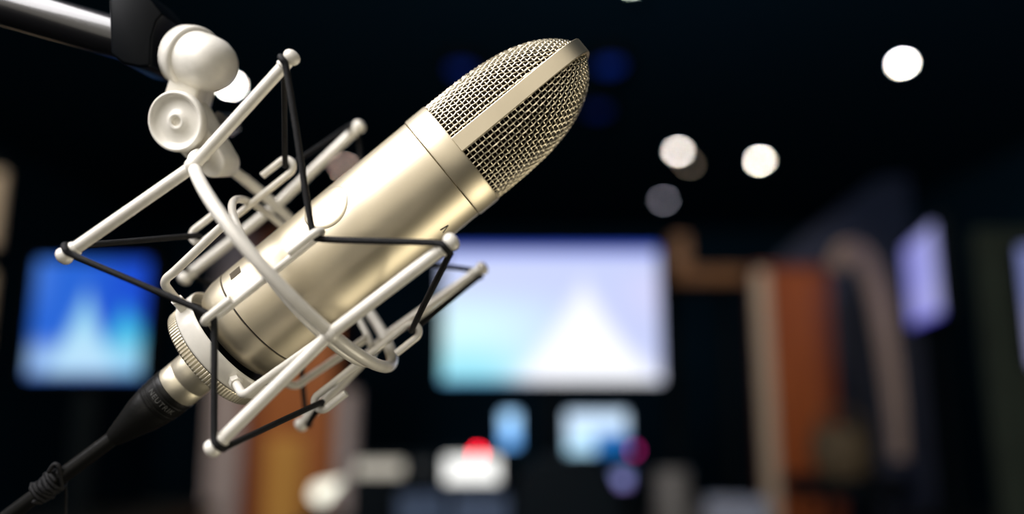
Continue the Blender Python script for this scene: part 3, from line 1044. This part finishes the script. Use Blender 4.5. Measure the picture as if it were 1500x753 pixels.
# wooden shelf between the big monitor and the column, with a block on it
a, b = at(984, 412, 2.66), at(1103, 412, 2.66)
zs1, zs0 = at(1040, 392, 2.66).z, at(1040, 414, 2.66).z
sh = thing('wooden_shelf', 'dim brown wooden shelf between the big monitor and the orange column', 'shelf', ((a.x + b.x) / 2, 2.75, 0))
og = sh.location.copy()
MB().box((a.x, 2.66, zs0), (crx0 - 0.006, 2.86, zs1)).build('board', WOOD_B, sh, og, 0, bevel=0.004)
MB().box((a.x + 0.01, 2.80, 0), (a.x + 0.04, 2.84, zs0)).build('leg', BEZEL, sh, og, 0)
MB().box((crx0 - 0.05, 2.80, 0), (crx0 - 0.02, 2.84, zs0)).build('leg', BEZEL, sh, og, 0)
a, b = at(985, 380, 2.68), at(1010, 380, 2.68)
wb = MB().box((a.x, 2.68, zs1), (b.x, 2.78, at(1000, 345, 2.68).z)).build('wooden_block', WOOD_L, None, None, 0, bevel=0.004)
tag(wb, 'upright brown wooden block at the corner of the big monitor', 'block')

# dim navy wedge-topped panel behind the column
pl = [at(1120, 400, 3.1), at(1180, 345, 3.1), at(1290, 262, 3.1), at(1330, 258, 3.1), at(1330, 500, 3.1)]
poly = [(q.x, q.z) for q in pl]
poly[-1] = (poly[-2][0], 0.0)
poly.append((poly[0][0], 0.0))
nv = MB().prism(poly, (0, 3.1, 0), Vector((1, 0, 0)), Vector((0, 0, 1)), Vector((0, 1, 0)), 0, 0.08).build('slanted_panel', NAVY, None, None, 0, bevel=0.006)
tag(nv, 'dim navy panel with a slanted top behind the orange wooden column', 'panel')

# cream boards at the left edge on a dark frame
t = thing('board_stand', 'dark stand with two cream boards, cut by the left edge', 'stand', (-1.95, 2.5, 0))
og = t.location.copy()
xe = at(-14, 400, 2.4).x
for (v0, v1) in ((250, 362), (398, 515)):
    MB().box((xe - 0.42, 2.40, at(0, v1, 2.4).z), (xe, 2.425, at(0, v0, 2.4).z)).build('board', CREAM, t, og, 0, bevel=0.005)
MB().box((xe - 0.40, 2.425, 0.0), (xe - 0.34, 2.47, at(0, 230, 2.4).z)).build('post', BEZEL, t, og, 0)
MB().box((xe - 0.09, 2.425, 0.0), (xe - 0.03, 2.47, at(0, 230, 2.4).z)).build('post', BEZEL, t, og, 0)

# brown basket on a black stool, grey mug and folders on the desk
p = at(1236, 700, 2.15)
R_ = 0.075
zb = at(1236, 700, 2.15).z
t = thing('woven_basket', 'dim round brown basket before the foot of the orange column', 'basket', (p.x, p.y, zb))
og = t.location.copy()
MB().lathe([(0, 0), (0, 0.05), (0.02, 0.068), (0.06, 0.078), (0.10, 0.074), (0.125, 0.062), (0.132, 0.062), (0.132, 0.056), (0.1, 0.066), (0.03, 0.06), (0.012, 0.0)], (p.x, p.y, zb), (0, 0, 1), 36,
           rf=lambda a, r, t, k: r * (1 + 0.03 * math.sin(18 * t))).build('bowl', BASKET, t, og)
MB().tube([Vector((p.x + 0.062 * math.cos(PI * k / 14), p.y, zb + 0.125 + 0.05 * math.sin(PI * k / 14))) for k in range(15)], 0.006, 10).build('handle', BASKET, t, og)
t = thing('stool', 'black stool under the round brown basket', 'stool', (p.x, p.y, 0))
og = t.location.copy()
MB().lathe([(zb - 0.04, 0), (zb - 0.04, 0.15), (zb - 0.03, 0.16), (zb - 0.008, 0.16), (zb, 0.15), (zb, 0)], (p.x, p.y, 0), (0, 0, 1), 40).build('seat', BEZEL, t, og, 30)
for k in range(4):
    a_ = PI / 4 + k * PI / 2
    MB().tube([(p.x + 0.12 * math.cos(a_), p.y + 0.12 * math.sin(a_), zb - 0.03), (p.x + 0.17 * math.cos(a_), p.y + 0.17 * math.sin(a_), 0)], 0.012, 10).build('leg', BEZEL, t, og)

p = at(985, 728, 1.95)
p.z = DZ
t = thing('mug', 'dim grey mug on the desk right of the little lavender display', 'mug', p)
zt_ = at(985, 690, 1.95).z - DZ
MB().lathe([(0, 0), (0, 0.036), (0.004, 0.040), (zt_ - 0.003, 0.042), (zt_, 0.041), (zt_ - 0.003, 0.038), (0.01, 0.035), (0.01, 0)], p, (0, 0, 1), 36).build('cup', GREYP, t, p)
MB().tube([p + Vector((0.040 + 0.026 * math.sin(PI * k / 10), 0, zt_ * 0.5 - 0.03 * math.cos(PI * k / 10))) for k in range(11)], 0.005, 8).build('handle', GREYP, t, p)

# black chair in front of the desk
xc = at(830, 700, 1.5).x
t = thing('office_chair', 'black office chair whose back hides the middle of the desk', 'chair', (xc, 1.45, 0))
og = t.location.copy()
zt_ = at(830, 668, 1.5).z
bk = MB()
NXb, NYb = 9, 9
bk.prism([(0.105 * math.copysign(abs(math.cos(2 * PI * k / 32)) ** 0.5, math.cos(2 * PI * k / 32)), (zt_ - 0.28) + 0.28 * math.copysign(abs(math.sin(2 * PI * k / 32)) ** 0.5, math.sin(2 * PI * k / 32))) for k in range(32)],
         (xc, 1.5, 0), Vector((1, 0, 0)), Vector((0, 0, 1)), Vector((0, 1, 0)), -0.03, 0.03)
bk.build('backrest', BEZEL, t, og, 30, bevel=0.012, seg=3)
MB().box((xc - 0.21, 1.47, 0.42), (xc + 0.21, 1.73, 0.48)).build('seat', BEZEL, t, og, 30, bevel=0.02, seg=3)
MB().box((xc - 0.03, 1.50, 0.40), (xc + 0.03, 1.54, 0.70)).build('back_bar', BEZEL, t, og, 0)
MB().tube([(xc, 1.6, 0.06), (xc, 1.6, 0.43)], 0.025, 16).build('gas_column', BEZEL, t, og)
for k in range(5):
    a_ = 2 * PI * k / 5 + 0.3
    e_ = Vector((xc + 0.26 * math.cos(a_), 1.6 + 0.26 * math.sin(a_), 0.06))
    MB().tube([(xc, 1.6, 0.085), e_], 0.014, 10).build('leg', BEZEL, t, og)
    MB().ball((e_.x, e_.y, 0.028), 0.028).build('caster', BEZEL, t, og)

# ------------------------------------------------------------------ ceiling lamps
def downlight(u, v, strength, color, label, r=0.026, tilt=8, name='downlight', group='ceiling downlights'):
    d = RIGHT * ((u - 750) / F) + UP * ((376.5 - v) / F) + FWD
    k = (ZC - 0.045 - CAM.z) / d.z
    p = CAM + d * k
    t = thing(name, label, 'ceiling light', (p.x, p.y, ZC), group)
    og = t.location.copy()
    n = (Vector((0, -1, 0)) * math.sin(math.radians(tilt)) + Vector((0, 0, -1)) * math.cos(math.radians(tilt))).normalized()
    MB().lathe([(-0.002, 0), (0.001, r * 0.7), (0, r)], p, n, 28).build('lamp', emit('lamp_light', color, strength), t, og)
    MB().lathe([(0.006, r * 1.02), (0.006, r * 1.22), (-0.03, r * 1.2), (-0.036, r * 0.9), (-0.036, 0)], p, n, 28, caps=False).build('housing', LAMPRING, t, og)
    MB().lathe([(0, 0), (0, r * 1.7), (-0.006, r * 1.7), (-0.012, r * 1.4), (-0.012, 0)], (p.x, p.y, ZC), (0, 0, 1), 28).build('trim_ring', LAMPRING, t, og)
    MB().tube([(p.x, p.y, ZC - 0.008), p - n * 0.034], 0.008, 10).build('swivel_arm', LAMPRING, t, og)
    return t


W = (1.0, 0.97, 0.92)
downlight(1322, 92, 95, W, 'bright white ceiling light high above the lavender screen')
downlight(1113, 235, 75, (1.0, 0.95, 0.86), 'bright white ceiling light above the orange wooden column')
downlight(993, 221, 46, (1.0, 0.94, 0.88), 'slightly dimmer white ceiling light above the big monitor corner')
downlight(1010, 240, 2.4, (1.0, 0.8, 0.6), 'very faint brownish ceiling light just behind a white one')
downlight(972, 293, 9, (0.78, 0.76, 0.95), 'dim grey violet ceiling light over the big monitor')
downlight(505, 246, 14, (1.0, 0.72, 0.62), 'dim pinkish ceiling light peeping out beside the microphone body')
downlight(338, 124, 85, W, 'white ceiling light half hidden behind the mount clamp')
downlight(925, -25, 12, (0.8, 1.0, 0.95), 'faint ceiling light at the top edge above the microphone')
B = (0.02, 0.11, 1.0)
downlight(676, 102, 0.10, B, 'faint blue stage light behind the top of the wire head', 0.06, name='blue_spotlight', group='dim blue stage lights')
downlight(893, 96, 0.14, B, 'faint blue stage light right of the tip of the wire head', 0.06, name='blue_spotlight', group='dim blue stage lights')
downlight(876, 162, 0.06, B, 'faintest blue stage light, below the one right of the wire head', 0.06, name='blue_spotlight', group='dim blue stage lights')

# blue grey folders on the desk; the middle one stands for reflected monitor glow
for (u, v, wx, rz, m, lab) in ((618, 742, 0.10, 0.3, BLUEG, 'dark blue folder standing on the desk left of the glowing white box'),
                               (705, 745, 0.12, 0.0, BLUEG, 'blue folder shape put in for monitor glow on the desk, below the glowing white box'),
                               (1082, 748, 0.13, -0.5, BLUEG2, 'pale blue grey folder leaning near the foot of the orange column')):
    y = 1.88
    p = at(u, v, y)
    ht = at(u, v - 18, y).z - DZ
    t = thing('folder', lab, 'folder', (p.x, y, DZ))
    og = t.location.copy()
    R = Matrix.Rotation(rz, 3, 'Z')
    cv = MB()
    cv.box((-wx / 2, -0.022, 0), (wx / 2, -0.018, ht), R, og)
    cv.box((-wx / 2, 0.018, 0), (wx / 2, 0.022, ht), R, og)
    cv.box((-wx / 2 - 0.003, -0.022, 0), (-wx / 2, 0.022, ht), R, og)
    cv.build('cover', m, t, og, 0)
    MB().box((-wx / 2 + 0.001, -0.0175, 0.003), (wx / 2 - 0.006, 0.0175, ht - 0.006), R, og).build('pages', BLUEG2, t, og, 0)
